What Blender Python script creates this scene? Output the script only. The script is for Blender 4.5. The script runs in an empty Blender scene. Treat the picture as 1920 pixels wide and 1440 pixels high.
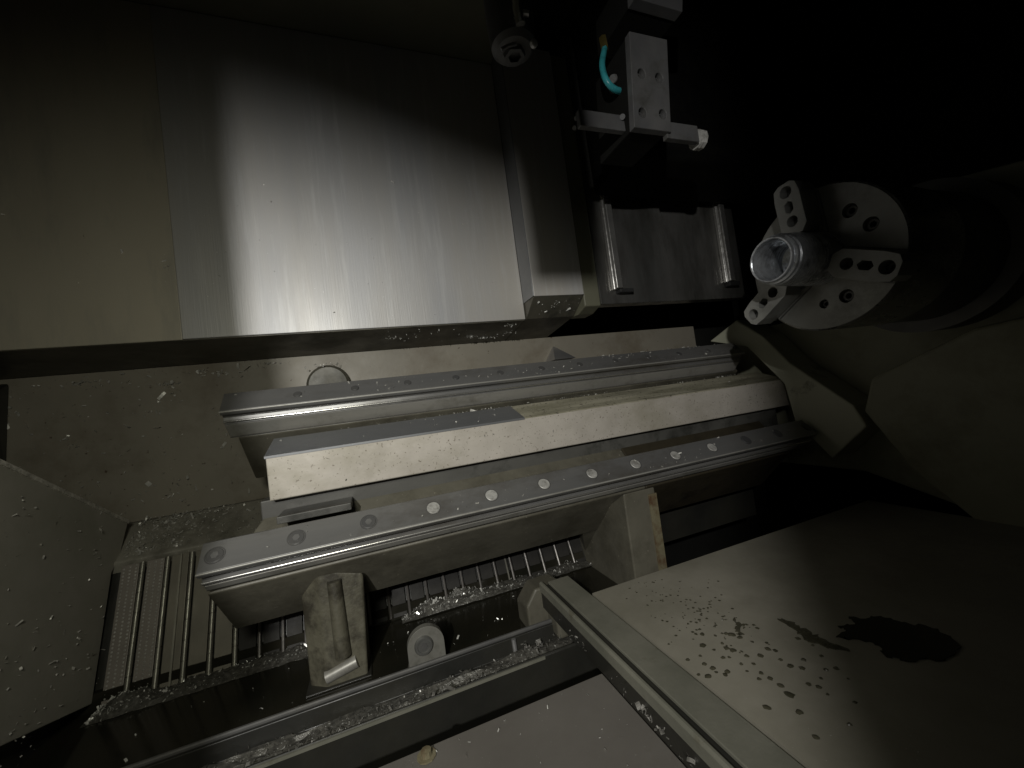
import bpy, bmesh, math, random
from mathutils import Vector, Matrix, noise
from mathutils.geometry import tessellate_polygon
random.seed(7)
R = math.radians
scene = bpy.context.scene
col = scene.collection

# ------------------------------------------------------------------ camera, world, light
# World axes: x along the lathe bed (towards the chuck), y into the machine, z up. Metres.
FPX, CX, CY = 735.0, 960.0, 720.0
ax = Vector((2979 - CX, 482 - CY, FPX)).normalized()          # image directions (right, down, forward)
py_ = -((700 - CX) * (2979 - CX) + FPX * FPX) / (482 - CY)
ay = Vector((700 - CX, py_, FPX)).normalized()
az = -(ay.cross(ax))
cam_d = bpy.data.cameras.new("camera")
cam = bpy.data.objects.new("camera", cam_d)
col.objects.link(cam)
cam_d.sensor_width = 36.0
cam_d.lens = 36.0 * FPX / 1920.0
cam_d.clip_start = 0.01
cam_d.clip_end = 50
right = Vector((ax.x, ay.x, az.x)); down = Vector((ax.y, ay.y, az.y)); fwd = Vector((ax.z, ay.z, az.z))
m = Matrix((right, -down, -fwd)).transposed().to_4x4()
cam.matrix_world = m
scene.camera = cam

world = bpy.data.worlds.new("World")
scene.world = world
world.use_nodes = True
world.node_tree.nodes["Background"].inputs[0].default_value = (0.95, 1.0, 0.85, 1)
world.node_tree.nodes["Background"].inputs[1].default_value = 0.014

def aim(o, target):
    o.rotation_euler = (Vector(target) - o.location).to_track_quat('-Z', 'Y').to_euler()

def lamp(name, kind, loc, target, energy, color, **kw):
    d = bpy.data.lights.new(name, kind)
    d.energy = energy; d.color = color
    for k, v in kw.items(): setattr(d, k, v)
    o = bpy.data.objects.new(name, d); col.objects.link(o)
    o.location = loc; aim(o, target)
    return o
KEY = (-0.40, -0.60, 0.36)
lamp("work_lamp_light", 'SPOT', KEY, (0.25, 0.85, -0.05), 49, (1.0, 0.985, 0.94), spot_size=R(85), spot_blend=0.9, shadow_soft_size=0.014)
lamp("fill_light", 'SPOT', (-0.15, -0.05, 0.25), (-0.25, 0.8, -0.25), 7.2, (1.0, 0.985, 0.82), spot_size=R(125), spot_blend=1.0, shadow_soft_size=0.08)  # soft fill added beside the viewer to lift the left side

scene.view_settings.view_transform = 'Standard'
scene.view_settings.look = 'None'
scene.view_settings.exposure = 0
scene.view_settings.gamma = 1
scene.cycles.max_bounces = 8

# ------------------------------------------------------------------ helpers
def pix(x, y, X=None, Y=None, Z=None):
    """A measured point of the photograph placed on a plane of the machine (x, y or z constant)."""
    v = Vector((x - CX, y - CY, FPX))
    r = Vector((v.dot(ax), v.dot(ay), v.dot(az)))
    s = X / r.x if X is not None else (Y / r.y if Y is not None else Z / r.z)
    return r * s

class MB:
    def __init__(s): s.v = []; s.f = []
    def add(s, v, f):
        n = len(s.v); s.v += [tuple(p) for p in v]; s.f += [tuple(i + n for i in q) for q in f]; return s
    def box(s, x0, x1, y0, y1, z0, z1):
        v = [(x, y, z) for x in (x0, x1) for y in (y0, y1) for z in (z0, z1)]
        return s.add(v, [(0, 1, 3, 2), (4, 6, 7, 5), (0, 4, 5, 1), (2, 3, 7, 6), (0, 2, 6, 4), (1, 5, 7, 3)])
    def prism(s, prof, x0, x1, x0s=None, x1s=None):
        """profile of (y, z) pushed along x; optional own x per profile corner"""
        n = len(prof)
        a = [(x0s[i] if x0s else x0, p[0], p[1]) for i, p in enumerate(prof)]
        b = [(x1s[i] if x1s else x1, p[0], p[1]) for i, p in enumerate(prof)]
        f = [(i, (i + 1) % n, n + (i + 1) % n, n + i) for i in range(n)]
        tri = tessellate_polygon([[Vector((p[0], p[1], 0)) for p in prof]])
        f += [tuple(t) for t in tri] + [tuple(n + i for i in t[::-1]) for t in tri]
        return s.add(a + b, f)
    def cyl(s, p0, p1, r0, r1=None, n=24, caps=True):
        p0 = Vector(p0); p1 = Vector(p1); r1 = r0 if r1 is None else r1
        d = (p1 - p0).normalized(); a = d.orthogonal().normalized(); b = d.cross(a)
        ring = lambda p, r: [p + (a * math.cos(t) + b * math.sin(t)) * r for t in [2 * math.pi * i / n for i in range(n)]]
        f = [(i, (i + 1) % n, n + (i + 1) % n, n + i) for i in range(n)]
        if caps: f += [tuple(range(n))[::-1], tuple(range(n, 2 * n))]
        return s.add(ring(p0, r0) + ring(p1, r1), f)
    def lathe(s, c, prof, n=64, axis=(1, 0, 0), close=False):
        """(position along axis, radius) profile turned round an axis through c"""
        d = Vector(axis).normalized(); a = d.orthogonal().normalized(); b = d.cross(a); c = Vector(c); v = []
        for (h, r) in prof:
            v += [c + d * h + (a * math.cos(2 * math.pi * i / n) + b * math.sin(2 * math.pi * i / n)) * r for i in range(n)]
        f = []
        k = len(prof)
        for j in range(k if close else k - 1):
            j2 = (j + 1) % k
            f += [(j * n + i, j * n + (i + 1) % n, j2 * n + (i + 1) % n, j2 * n + i) for i in range(n)]
        return s.add(v, f)
    def tube(s, pts, r, n=12):
        pts = [Vector(p) for p in pts]; v = []; f = []
        a = None
        for i, p in enumerate(pts):
            d = (pts[min(i + 1, len(pts) - 1)] - pts[max(i - 1, 0)]).normalized()
            a = d.orthogonal().normalized() if a is None else (a - d * a.dot(d)).normalized()
            b = d.cross(a)
            v += [p + (a * math.cos(2 * math.pi * k / n) + b * math.sin(2 * math.pi * k / n)) * r for k in range(n)]
        for i in range(len(pts) - 1):
            f += [(i * n + k, i * n + (k + 1) % n, (i + 1) * n + (k + 1) % n, (i + 1) * n + k) for k in range(n)]
        f += [tuple(range(n))[::-1], tuple(range((len(pts) - 1) * n, len(pts) * n))]
        return s.add(v, f)
    def plate(s, outer, holes, fmap, t, depth=None):
        """flat plate with real holes: outer and holes are (u, v) loops, fmap(u, v, w) places them, t is the thickness"""
        loops = [outer] + holes
        flat = [p for l in loops for p in l]
        tri = tessellate_polygon([[Vector((p[0], p[1], 0)) for p in l] for l in loops])
        n = len(flat); v = [fmap(p[0], p[1], 0) for p in flat] + [fmap(p[0], p[1], t) for p in flat]
        f = [tuple(q) for q in tri] + [tuple(n + i for i in q[::-1]) for q in tri]
        o = 0
        for l in loops:
            k = len(l)
            f += [(o + i, o + (i + 1) % k, n + o + (i + 1) % k, n + o + i) for i in range(k)]
            o += k
        return s.add(v, f)
    def build(s, name, mat, parent=None, bevel=0, smooth=False, seg=2):
        me = bpy.data.meshes.new(name)
        off = parent_loc(parent)
        me.from_pydata([(p[0] - off.x, p[1] - off.y, p[2] - off.z) for p in s.v], [], s.f)
        bm = bmesh.new(); bm.from_mesh(me)
        bmesh.ops.recalc_face_normals(bm, faces=bm.faces)
        bm.to_mesh(me); bm.free()
        me.materials.append(mat)
        if smooth:
            for p in me.polygons: p.use_smooth = True
        o = bpy.data.objects.new(name, me); col.objects.link(o)
        if parent: o.parent = parent
        if bevel:
            b = o.modifiers.new("bevel", 'BEVEL'); b.width = bevel; b.segments = seg; b.limit_method = 'ANGLE'; b.angle_limit = R(28)
        if smooth:
            me.set_sharp_from_angle(angle=R(35))
        return o

LOC = {}
def parent_loc(p):
    v = Vector((0, 0, 0))
    while p is not None:
        v += p.location; p = p.parent
    return v
def tag(o, label=None, cat=None, group=None, kind=None):
    if label: o['label'] = label
    if cat: o['category'] = cat
    if group: o['group'] = group
    if kind: o['kind'] = kind
    return o
def thing(name, label, cat, loc, group=None):
    e = bpy.data.objects.new(name, None); col.objects.link(e); e.location = loc; e.empty_display_size = 0.05
    return tag(e, label, cat, group)
def circle(cx, cy, r, n=20, ph=0): return [(cx + r * math.cos(ph + 2 * math.pi * i / n), cy + r * math.sin(ph + 2 * math.pi * i / n)) for i in range(n)]

# ------------------------------------------------------------------ materials
def mat(name, c1, c2, rough=(0.4, 0.6), metal=0.0, scale=6.0, stretch=(1, 1, 1), detail=6.0, speck=None, speck_scale=120, speck_cut=0.68,
        stain=None, stain_scale=3.0, stain_cut=(0.5, 0.7), stain_stretch=(1, 1, 1), bump=0.1, bump_scale=200, bump_stretch=(1, 1, 1), coat=0.0, aniso=0.0, spec=0.5):
    ma = bpy.data.materials.new(name); ma.use_nodes = True
    nt = ma.node_tree; N = nt.nodes; L = nt.links
    b = N["Principled BSDF"]
    geo = N.new("ShaderNodeNewGeometry")
    def mapped(st):
        mp = N.new("ShaderNodeMapping"); mp.inputs["Scale"].default_value = st; L.new(geo.outputs["Position"], mp.inputs["Vector"]); return mp.outputs[0]
    def nz(sc, st, det=6.0, rgh=0.6):
        n = N.new("ShaderNodeTexNoise"); n.inputs["Scale"].default_value = sc; n.inputs["Detail"].default_value = det; n.inputs["Roughness"].default_value = rgh
        L.new(mapped(st), n.inputs["Vector"]); return n.outputs["Fac"]
    def rng(src, a, bb, lo=0.0, hi=1.0):
        r = N.new("ShaderNodeMapRange"); r.inputs[1].default_value = a; r.inputs[2].default_value = bb; r.inputs[3].default_value = lo; r.inputs[4].default_value = hi
        L.new(src, r.inputs[0]); return r.outputs[0]
    def mix(fac, A, B):
        mx = N.new("ShaderNodeMix"); mx.data_type = 'RGBA'
        L.new(fac, mx.inputs[0])
        for k, s in ((6, A), (7, B)):
            if isinstance(s, tuple): mx.inputs[k].default_value = (*s, 1)
            else: L.new(s, mx.inputs[k])
        return mx.outputs[2]
    base = nz(scale, stretch, detail)
    c = mix(rng(base, 0.35, 0.65), c1, c2)
    if stain:
        c = mix(rng(nz(stain_scale, stain_stretch, 8.0, 0.7), *stain_cut), c, stain)
    if speck:
        c = mix(rng(nz(speck_scale, (1, 1, 1), 2.0), speck_cut, speck_cut + 0.05), c, speck)
    L.new(c, b.inputs["Base Color"])
    L.new(rng(nz(scale * 2.3, stretch, 5.0), 0.3, 0.7, rough[0], rough[1]), b.inputs["Roughness"])
    b.inputs["Metallic"].default_value = metal
    b.inputs["Specular IOR Level"].default_value = spec
    b.inputs["Coat Weight"].default_value = coat
    b.inputs["Coat Roughness"].default_value = 0.15
    if bump:
        bp = N.new("ShaderNodeBump"); bp.inputs["Strength"].default_value = bump; bp.inputs["Distance"].default_value = 0.002
        L.new(nz(bump_scale, bump_stretch, 3.0), bp.inputs["Height"]); L.new(bp.outputs[0], b.inputs["Normal"])
    return ma

M = {}
M['guard'] = mat("brushed_stainless_sheet", (0.40, 0.41, 0.435), (0.46, 0.44, 0.405), (0.38, 0.54), 0.25, 1.5, (2.4, 2.4, 0.3), stain=(0.54, 0.54, 0.535), stain_scale=22, stain_cut=(0.52, 0.80),
                 stain_stretch=(2.2, 2.2, 0.16), speck=(0.7, 0.7, 0.7), speck_scale=260, speck_cut=0.74, bump=0.12, bump_scale=420, bump_stretch=(1, 1, 0.03))
M['guard_left'] = mat("warm_tinted_stainless_sheet", (0.38, 0.345, 0.275), (0.46, 0.425, 0.34), (0.4, 0.55), 0.2, 2.0, (1, 1, 0.5), stain=(0.32, 0.305, 0.26), stain_scale=5, stain_stretch=(2, 1, .4), bump=0.04, bump_scale=300, bump_stretch=(1, 1, 0.06))  # warmer tone stands for this sheet's different reflection
M['guard_dark'] = mat("dark_guard_underside", (0.075, 0.072, 0.055), (0.12, 0.11, 0.085), (0.35, 0.6), 0.1, 5, stain=(0.03, 0.03, 0.025), stain_scale=9)  # darker olive grey than the sheet above it
M['olive'] = mat("olive_grey_paint", (0.12, 0.12, 0.085), (0.17, 0.165, 0.115), (0.4, 0.6), 0, 3, stain=(0.06, 0.055, 0.035), stain_scale=6, stain_cut=(0.55, 0.75))
M['headpaint'] = mat("headstock_cream_paint", (0.48, 0.485, 0.37), (0.56, 0.56, 0.44), (0.4, 0.6), 0, 3, stain=(0.12, 0.11, 0.07), stain_scale=8, stain_cut=(0.6, 0.72))
M['wallpaint'] = mat("bed_casting_paint", (0.215, 0.197, 0.16), (0.27, 0.247, 0.20), (0.4, 0.6), 0, 3.5, stain=(0.13, 0.105, 0.07), stain_scale=5, stain_cut=(0.48, 0.75), speck=(0.08, 0.055, 0.035), speck_scale=70, speck_cut=0.68, bump=0.15, bump_scale=90)
M['casting'] = mat("stained_casting_paint", (0.10, 0.094, 0.074), (0.15, 0.14, 0.108), (0.4, 0.6), 0, 5, stain=(0.055, 0.05, 0.036), stain_scale=7, stain_cut=(0.45, 0.7), speck=(0.26, 0.24, 0.19), speck_scale=130, speck_cut=0.7, bump=0.25, bump_scale=90)
M['cream'] = mat("worn_cream_paint", (0.46, 0.425, 0.375), (0.56, 0.52, 0.465), (0.35, 0.6), 0.1, 11, stain=(0.30, 0.275, 0.20), stain_scale=5, stain_cut=(0.47, 0.75), stain_stretch=(0.6, 1, 1),
                 speck=(0.22, 0.19, 0.15), speck_scale=230, speck_cut=0.65, bump=0.2, bump_scale=45)
M['cover_grey'] = mat("dark_grey_cover_sheet", (0.20, 0.205, 0.215), (0.26, 0.265, 0.275), (0.35, 0.5), 0.5, 4, (0.4, 1, 1), bump=0.03)
M['rail'] = mat("ground_rail_steel", (0.19, 0.19, 0.19), (0.25, 0.245, 0.235), (0.26, 0.42), 0.45, 5, (0.25, 2, 2), stain=(0.12, 0.11, 0.095), stain_scale=9, stain_cut=(0.5, 0.72), stain_stretch=(0.5, 1, 1), bump=0.03, bump_scale=260, bump_stretch=(0.05, 1, 1))
M['dirty_cream'] = mat("oil_streaked_cream_paint", (0.26, 0.245, 0.17), (0.50, 0.47, 0.36), (0.4, 0.6), 0, 14, (0.35, 2, 2), stain=(0.10, 0.095, 0.065), stain_scale=10, stain_cut=(0.5, 0.72), stain_stretch=(0.3, 2, 2), speck=(0.06, 0.05, 0.04), speck_scale=150, speck_cut=0.62, bump=0.15, bump_scale=90)
M['bolt'] = mat("bright_bolt_cap", (0.40, 0.395, 0.375), (0.58, 0.57, 0.54), (0.4, 0.6), 0.3, 90, stain=(0.2, 0.19, 0.17), stain_scale=60, bump=0.1)
M['steel'] = mat("machined_steel", (0.40, 0.40, 0.41), (0.50, 0.49, 0.48), (0.3, 0.48), 0.75, 10, bump=0.05)
M['polish'] = mat("polished_rail_steel", (0.55, 0.54, 0.52), (0.66, 0.65, 0.62), (0.16, 0.3), 0.85, 12, (0.3, 2, 2), bump=0.02)
M['rail_base'] = mat("reflection_pale_steel", (0.34, 0.335, 0.31), (0.44, 0.43, 0.40), (0.3, 0.45), 0.35, 8, (0.3, 2, 2), stain=(0.2, 0.19, 0.16), stain_scale=10, bump=0.04)
M['strut'] = mat("grimy_olive_casting", (0.085, 0.079, 0.056), (0.125, 0.117, 0.085), (0.45, 0.65), 0, 10, stain=(0.035, 0.031, 0.022), stain_scale=16, stain_cut=(0.46, 0.62), bump=0.5, bump_scale=120)
M['beam_shaded'] = mat("shaded_brown_casting", (0.035, 0.03, 0.02), (0.055, 0.046, 0.03), (0.3, 0.5), 0, 9, stain=(0.015, 0.013, 0.01), stain_scale=9, speck=(0.2, 0.18, 0.14), speck_scale=180, speck_cut=0.72, bump=0.2, bump_scale=90)
M['rim'] = mat("chip_dusted_rim", (0.45, 0.43, 0.38), (0.66, 0.63, 0.57), (0.4, 0.6), 0.1, 90, stain=(0.2, 0.19, 0.16), stain_scale=70, bump=0.6, bump_scale=200)
M['steel_dark'] = mat("oiled_dark_steel", (0.09, 0.09, 0.092), (0.13, 0.127, 0.12), (0.35, 0.55), 0.3, 9, bump=0.05)
M['black'] = mat("black_oily_steel", (0.018, 0.018, 0.016), (0.028, 0.027, 0.022), (0.3, 0.5), 0.0, 7, bump=0.1, bump_scale=120)
M['oil'] = mat("black_oil_film", (0.012, 0.012, 0.009), (0.022, 0.02, 0.014), (0.08, 0.2), 0.0, 6, bump=0.06, bump_scale=30)
M['drop'] = mat("thin_brown_oil", (0.045, 0.043, 0.028), (0.075, 0.07, 0.048), (0.18, 0.35), 0.0, 60, bump=0.05, spec=0.35)
M['sheet'] = mat("painted_floor_sheet", (0.115, 0.106, 0.095), (0.155, 0.144, 0.13), (0.4, 0.55), 0.0, 5, stain=(0.065, 0.06, 0.047), stain_scale=4, stain_cut=(0.5, 0.75), speck=(0.3, 0.3, 0.28), speck_scale=260, speck_cut=0.73, bump=0.06, bump_scale=80)
M['sheet_cream'] = mat("painted_cream_sheet", (0.255, 0.24, 0.195), (0.325, 0.305, 0.255), (0.3, 0.5), 0.0, 4, stain=(0.19, 0.18, 0.14), stain_scale=6, stain_cut=(0.42, 0.78), speck=(0.42, 0.4, 0.36), speck_scale=280, speck_cut=0.74, bump=0.06, bump_scale=60)
M['panel_grey'] = mat("grey_end_panel_paint", (0.37, 0.35, 0.30), (0.43, 0.41, 0.365), (0.4, 0.55), 0.1, 2.5, stain=(0.28, 0.275, 0.22), stain_scale=3, stain_cut=(0.45, 0.75), bump=0.05)
M['slide'] = mat("oily_ground_slide_plate", (0.12, 0.12, 0.115), (0.19, 0.185, 0.175), (0.22, 0.4), 0.6, 3, (4, 4, 0.2), stain=(0.07, 0.068, 0.06), stain_scale=7, stain_cut=(0.45, 0.7), stain_stretch=(1.5, 1.5, 0.5), bump=0.05)
M['headwall'] = mat("headstock_wall_paint", (0.29, 0.29, 0.21), (0.36, 0.355, 0.26), (0.4, 0.6), 0, 3, stain=(0.18, 0.17, 0.11), stain_scale=5, stain_cut=(0.5, 0.75))
M['chip_mid'] = mat("dull_metal_chip", (0.36, 0.35, 0.32), (0.60, 0.59, 0.55), (0.3, 0.5), 0.2, 30, bump=0)
M['web'] = mat("oily_dark_web_plate", (0.085, 0.083, 0.077), (0.12, 0.118, 0.108), (0.35, 0.55), 0.2, 8, (0.4, 1, 1), stain=(0.04, 0.04, 0.035), stain_scale=12, stain_cut=(0.5, 0.65), bump=0.05)
M['lug'] = mat("worn_grey_lug_paint", (0.15, 0.147, 0.13), (0.19, 0.185, 0.167), (0.4, 0.55), 0.1, 12, stain=(0.10, 0.096, 0.08), stain_scale=30, bump=0.1)
M['belt_dry'] = mat("dry_dimpled_belt_plate", (0.19, 0.172, 0.152), (0.235, 0.212, 0.188), (0.4, 0.55), 0.2, 12, bump=0.06)
M['belt_shaded'] = mat("shaded_belt_plate", (0.022, 0.021, 0.019), (0.035, 0.033, 0.03), (0.45, 0.65), 0.0, 12, bump=0.08, spec=0.2)  # belt darkened in colour for the shade under the beam
M['ledge'] = mat("gritty_ledge_paint", (0.22, 0.21, 0.175), (0.29, 0.275, 0.235), (0.4, 0.6), 0, 8, stain=(0.10, 0.095, 0.075), stain_scale=12, stain_cut=(0.5, 0.7), speck=(0.45, 0.44, 0.4), speck_scale=260, speck_cut=0.68, bump=0.3, bump_scale=160)
M['rust'] = mat("yellowed_rusty_paint", (0.15, 0.13, 0.075), (0.19, 0.17, 0.11), (0.5, 0.7), 0, 20, stain=(0.09, 0.05, 0.025), stain_scale=30, stain_cut=(0.45, 0.65), bump=0.3, bump_scale=120)
M['belt'] = mat("oiled_belt_plate", (0.14, 0.13, 0.105), (0.19, 0.175, 0.14), (0.35, 0.5), 0.3, 12, bump=0.06)
M['belt_edge'] = mat("hinge_pin_steel", (0.20, 0.195, 0.165), (0.27, 0.26, 0.22), (0.3, 0.45), 0.6, 20)
M['track'] = mat("grey_track_paint", (0.15, 0.15, 0.12), (0.20, 0.195, 0.16), (0.4, 0.6), 0.1, 14, stain=(0.11, 0.1, 0.07), stain_scale=16, stain_cut=(0.58, 0.7), bump=0.15, bump_scale=140)
M['chip'] = mat("bright_metal_chip", (0.62, 0.62, 0.58), (0.80, 0.79, 0.75), (0.2, 0.4), 0.35, 30, bump=0)
M['chip_dirty'] = mat("oily_metal_chip", (0.10, 0.097, 0.085), (0.26, 0.25, 0.23), (0.3, 0.5), 0.3, 60, bump=0)
M['chip_pile'] = mat("wet_chip_pile", (0.05, 0.048, 0.042), (0.13, 0.125, 0.11), (0.25, 0.5), 0.2, 130, bump=0.9, bump_scale=220, speck=(0.45, 0.45, 0.42), speck_scale=240, speck_cut=0.64)
M['rubber'] = mat("black_rubber", (0.015, 0.015, 0.015), (0.025, 0.025, 0.025), (0.5, 0.7), 0, 20)
M['pitch'] = mat("unlit_black_paint", (0.004, 0.004, 0.004), (0.007, 0.007, 0.006), (0.6, 0.8), 0, 20, spec=0.06)
M['block_steel'] = mat("dull_ground_block_steel", (0.12, 0.12, 0.124), (0.155, 0.153, 0.15), (0.35, 0.5), 0.3, 14, stain=(0.09, 0.088, 0.08), stain_scale=20, bump=0.05)
M['rod_dark'] = mat("shaded_hinge_pin", (0.10, 0.092, 0.085), (0.15, 0.14, 0.13), (0.3, 0.45), 0.3, 20)  # darker copy of the pins for the same shaded belt stretch
M['hose'] = mat("cyan_plastic_hose", (0.04, 0.32, 0.36), (0.06, 0.42, 0.46), (0.25, 0.4), 0, 30, stain=(0.03, 0.2, 0.22), stain_scale=40, bump=0.02)
M['brass'] = mat("tarnished_brass", (0.22, 0.17, 0.05), (0.3, 0.24, 0.08), (0.3, 0.5), 0.8, 30)
M['alu'] = mat("turned_aluminium", (0.50, 0.52, 0.55), (0.64, 0.66, 0.69), (0.2, 0.4), 0.7, 14, (6, 1, 1), stain=(0.2, 0.205, 0.215), stain_scale=25, stain_cut=(0.5, 0.62), bump=0.2)
M['chuck'] = mat("chuck_face_steel", (0.28, 0.28, 0.27), (0.36, 0.36, 0.34), (0.3, 0.45), 0.35, 8, stain=(0.19, 0.19, 0.175), stain_scale=12, bump=0.06, bump_scale=400)
M['chuck_body'] = mat("worn_chuck_body_steel", (0.22, 0.22, 0.21), (0.30, 0.30, 0.285), (0.22, 0.36), 0.7, 8, (1, 3, 3), bump=0.05)
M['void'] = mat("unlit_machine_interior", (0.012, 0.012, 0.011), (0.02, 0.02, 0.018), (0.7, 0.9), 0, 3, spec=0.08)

# ------------------------------------------------------------------ enclosure round the view (setting)
def struct(name, mb, ma, **kw):
    return tag(mb.build(name, ma, None, **kw), kind='structure')
struct("machine_ceiling", MB().box(-1.0, 0.42, 0.12, 1.2, 0.885, 0.92), M['olive'])
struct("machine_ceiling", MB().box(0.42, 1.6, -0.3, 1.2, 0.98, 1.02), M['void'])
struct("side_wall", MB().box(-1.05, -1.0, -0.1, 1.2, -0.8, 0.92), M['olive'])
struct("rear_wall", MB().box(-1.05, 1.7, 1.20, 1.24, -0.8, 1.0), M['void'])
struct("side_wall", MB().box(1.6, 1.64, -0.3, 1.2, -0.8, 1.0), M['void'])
struct("sump_floor", MB().box(-1.05, 1.64, -0.3, 1.2, -0.84, -0.80), M['black'])
# unseen jamb and half closed door, edges set for the shadows; shields are added
struct("door_jamb", MB().box(-1.0, -0.343, -0.125, -0.115, -0.8, 1.0), M['olive'])
struct("door_panel", MB().plate([(-0.222, 1.0), (-0.222, 0.30), (-0.246, 0.225), (-0.255, -0.8), (1.7, -0.8), (1.7, 1.0)], [], lambda u, v, w: (u, -0.43 + w, v), 0.008), M['void'])
struct("lamp_shield", MB().plate([(-0.7, 0.3780), (-0.385, 0.3770), (-0.350, 0.3660), (-0.333, 0.3650), (-0.325, 0.40), (-0.232, 0.40), (-0.232, 1.0), (-0.7, 1.0)], [], lambda u, v, w: (u, -0.504 + w, v), 0.006), M['void'])  # added shield just ahead of the lamp, fades light up the guard
struct("shade_strip", MB().plate([(-0.136, 0.332), (-0.075, 0.332), (-0.064, 0.40), (-0.064, 1.0), (-0.136, 1.0)], [], lambda u, v, w: (u, -0.124 + w, v), 0.006), M['olive'])  # added unseen strip that shades the stepped guard and its post

# ------------------------------------------------------------------ bed casting
bed = thing("lathe_bed", "stained cream casting of the lathe bed carrying both linear rails", "machine bed", (0.3, 0.95, -0.43))
YW = 1.10
MB().box(-0.98, 1.12, YW, YW + 0.05, -0.155, 0.178).build("back_wall", M['wallpaint'], bed)
MB().prism([(YW + 0.02, -0.156), (YW - 0.003, -0.156), (0.998, -0.212), (1.0, -0.235), (YW + 0.02, -0.235)], -0.62, 0.5).build("wall_ledge", M['ledge'], bed, bevel=0.003)
MB().prism([(0.903, -0.003), (0.99, -0.095), (1.098, -0.095), (1.098, 0.088), (0.91, 0.076), (0.925, 0.04)], -0.25, 1.07).build("upper_rail_seat", M['casting'], bed, bevel=0.003)
MB().prism([(0.727, -0.2285), (0.828, -0.330), (0.95, -0.21), (0.845, -0.106), (0.80, -0.150)], -0.262, 0.541, x0s=[-0.262, -0.262, -0.10, -0.165, -0.20]).build("lower_rail_beam", M['casting'], bed, bevel=0.003)
MB().prism([(0.727, -0.2285), (0.828, -0.330), (0.95, -0.21), (0.845, -0.106), (0.80, -0.150)], 0.5415, 1.0).build("lower_rail_beam", M['beam_shaded'], bed, bevel=0.003)  # right stretch of beam, its shade put into a darker material
MB().box(-0.2, 1.07, 0.802, 0.845, -0.172, -0.118).build("web_plate", M['web'], bed, bevel=0.002)
# boss on the wall just above the upper rail
MB().lathe((-0.096, 1.099, 0.098), [(0, 0.052), (-0.02, 0.050), (-0.026, 0.044), (-0.026, 0.001)], 32, (0, 1, 0)).build("wall_boss", M['guard_dark'], bed, smooth=True)
MB().prism([(1.099, 0.10), (1.03, 0.10), (1.099, 0.148)], 0.515, 0.585, x0s=[0.515, 0.515, 0.549], x1s=[0.585, 0.585, 0.553]).build("wall_gusset", M['steel'], bed)
# pedestal under the lower rail
ped = MB().prism([(0.70, -0.222), (0.70, -0.44), (0.96, -0.44), (0.96, -0.26), (0.85, -0.26), (0.80, -0.28)], 0.463, 0.541)
ped.build("pedestal", M['casting'], bed, bevel=0.003)
MB().prism([(0.745, -0.232), (0.82, -0.318), (0.90, -0.40), (0.93, -0.36), (0.86, -0.30)], 0.40, 0.462, x0s=[0.40, 0.42, 0.461, 0.461, 0.43]).build("pedestal_gusset", M['casting'], bed, bevel=0.002)
MB().box(0.541, 1.05, 0.90, 0.94, -0.44, -0.33).build("rear_web", M['black'], bed)  # black colour stands for the shade behind the pedestal

MB().box(0.522, 0.5425, 0.6975, 0.6999, -0.43, -0.235).build("peeling_edge", M['rust'], bed)
# ------------------------------------------------------------------ linear rails
S = math.sqrt(0.5)
def rail_profile(F, w, pts):
    return [(F[0] + S * u - S * v, F[1] + S * u + S * v) for u, v in pts]
def make_rail(F, w, h, x0, x1, root):
    body = [(0.0, -0.003), (0.003, 0.0), (w - 0.003, 0), (w, -0.003), (w, -0.010), (w - 0.004, -0.016), (w - 0.004, -0.024), (w, -0.029), (w, -h),
            (0, -h), (0, -0.032), (0.0015, -0.0305), (0.0015, -0.029), (0.0, -0.0275), (0.0, -0.0265), (0.006, -0.021), (0.006, -0.013), (0.0, -0.0085)]
    MB().prism(rail_profile(F, w, body), x0, x1).build("rail_bar", M['rail'], root, bevel=0.0011)
    tp = lambda u, v: rail_profile(F, w, [(u, v)])[0]
    for (u, v, r, nm, ma) in ((0.0012, -0.0272, 0.0024, "rail_lip", 'polish'), (0.0016, -h + 0.0014, 0.0018, "rail_edge", 'polish'), (0.0016, -0.0018, 0.0017, "rail_edge", 'rail_base')):
        a = tp(u, v); MB().cyl((x0 - 0.0005, *a), (x1, *a), r, n=12).build(nm, M[ma], root, smooth=True)
    pr = rail_profile(F, w, [(-0.0008, -0.034), (-0.0008, -h + 0.004), (0.004, -h + 0.004), (0.004, -0.034)])
    MB().prism(pr, x0 + 0.001, x1).build("rail_foot", M['rail_base'], root)  # paler strip stands for floor light reflected in the rail
    return root
lower = thing("linear_rail", "dark steel lower rail with a row of round bolt caps along its top face", "linear rail", (0.4, 0.74, -0.22))
FL = (0.687, -0.187)
make_rail(FL, 0.052, 0.050, -0.258, 1.05, lower)
upper = thing("linear_rail", "upper grooved steel rail beneath the stainless back guard", "linear rail", (0.4, 0.9, 0.0))
FU = (0.8537, 0.0477)
make_rail(FU, 0.054, 0.0700, -0.262, 1.05, upper)
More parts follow.
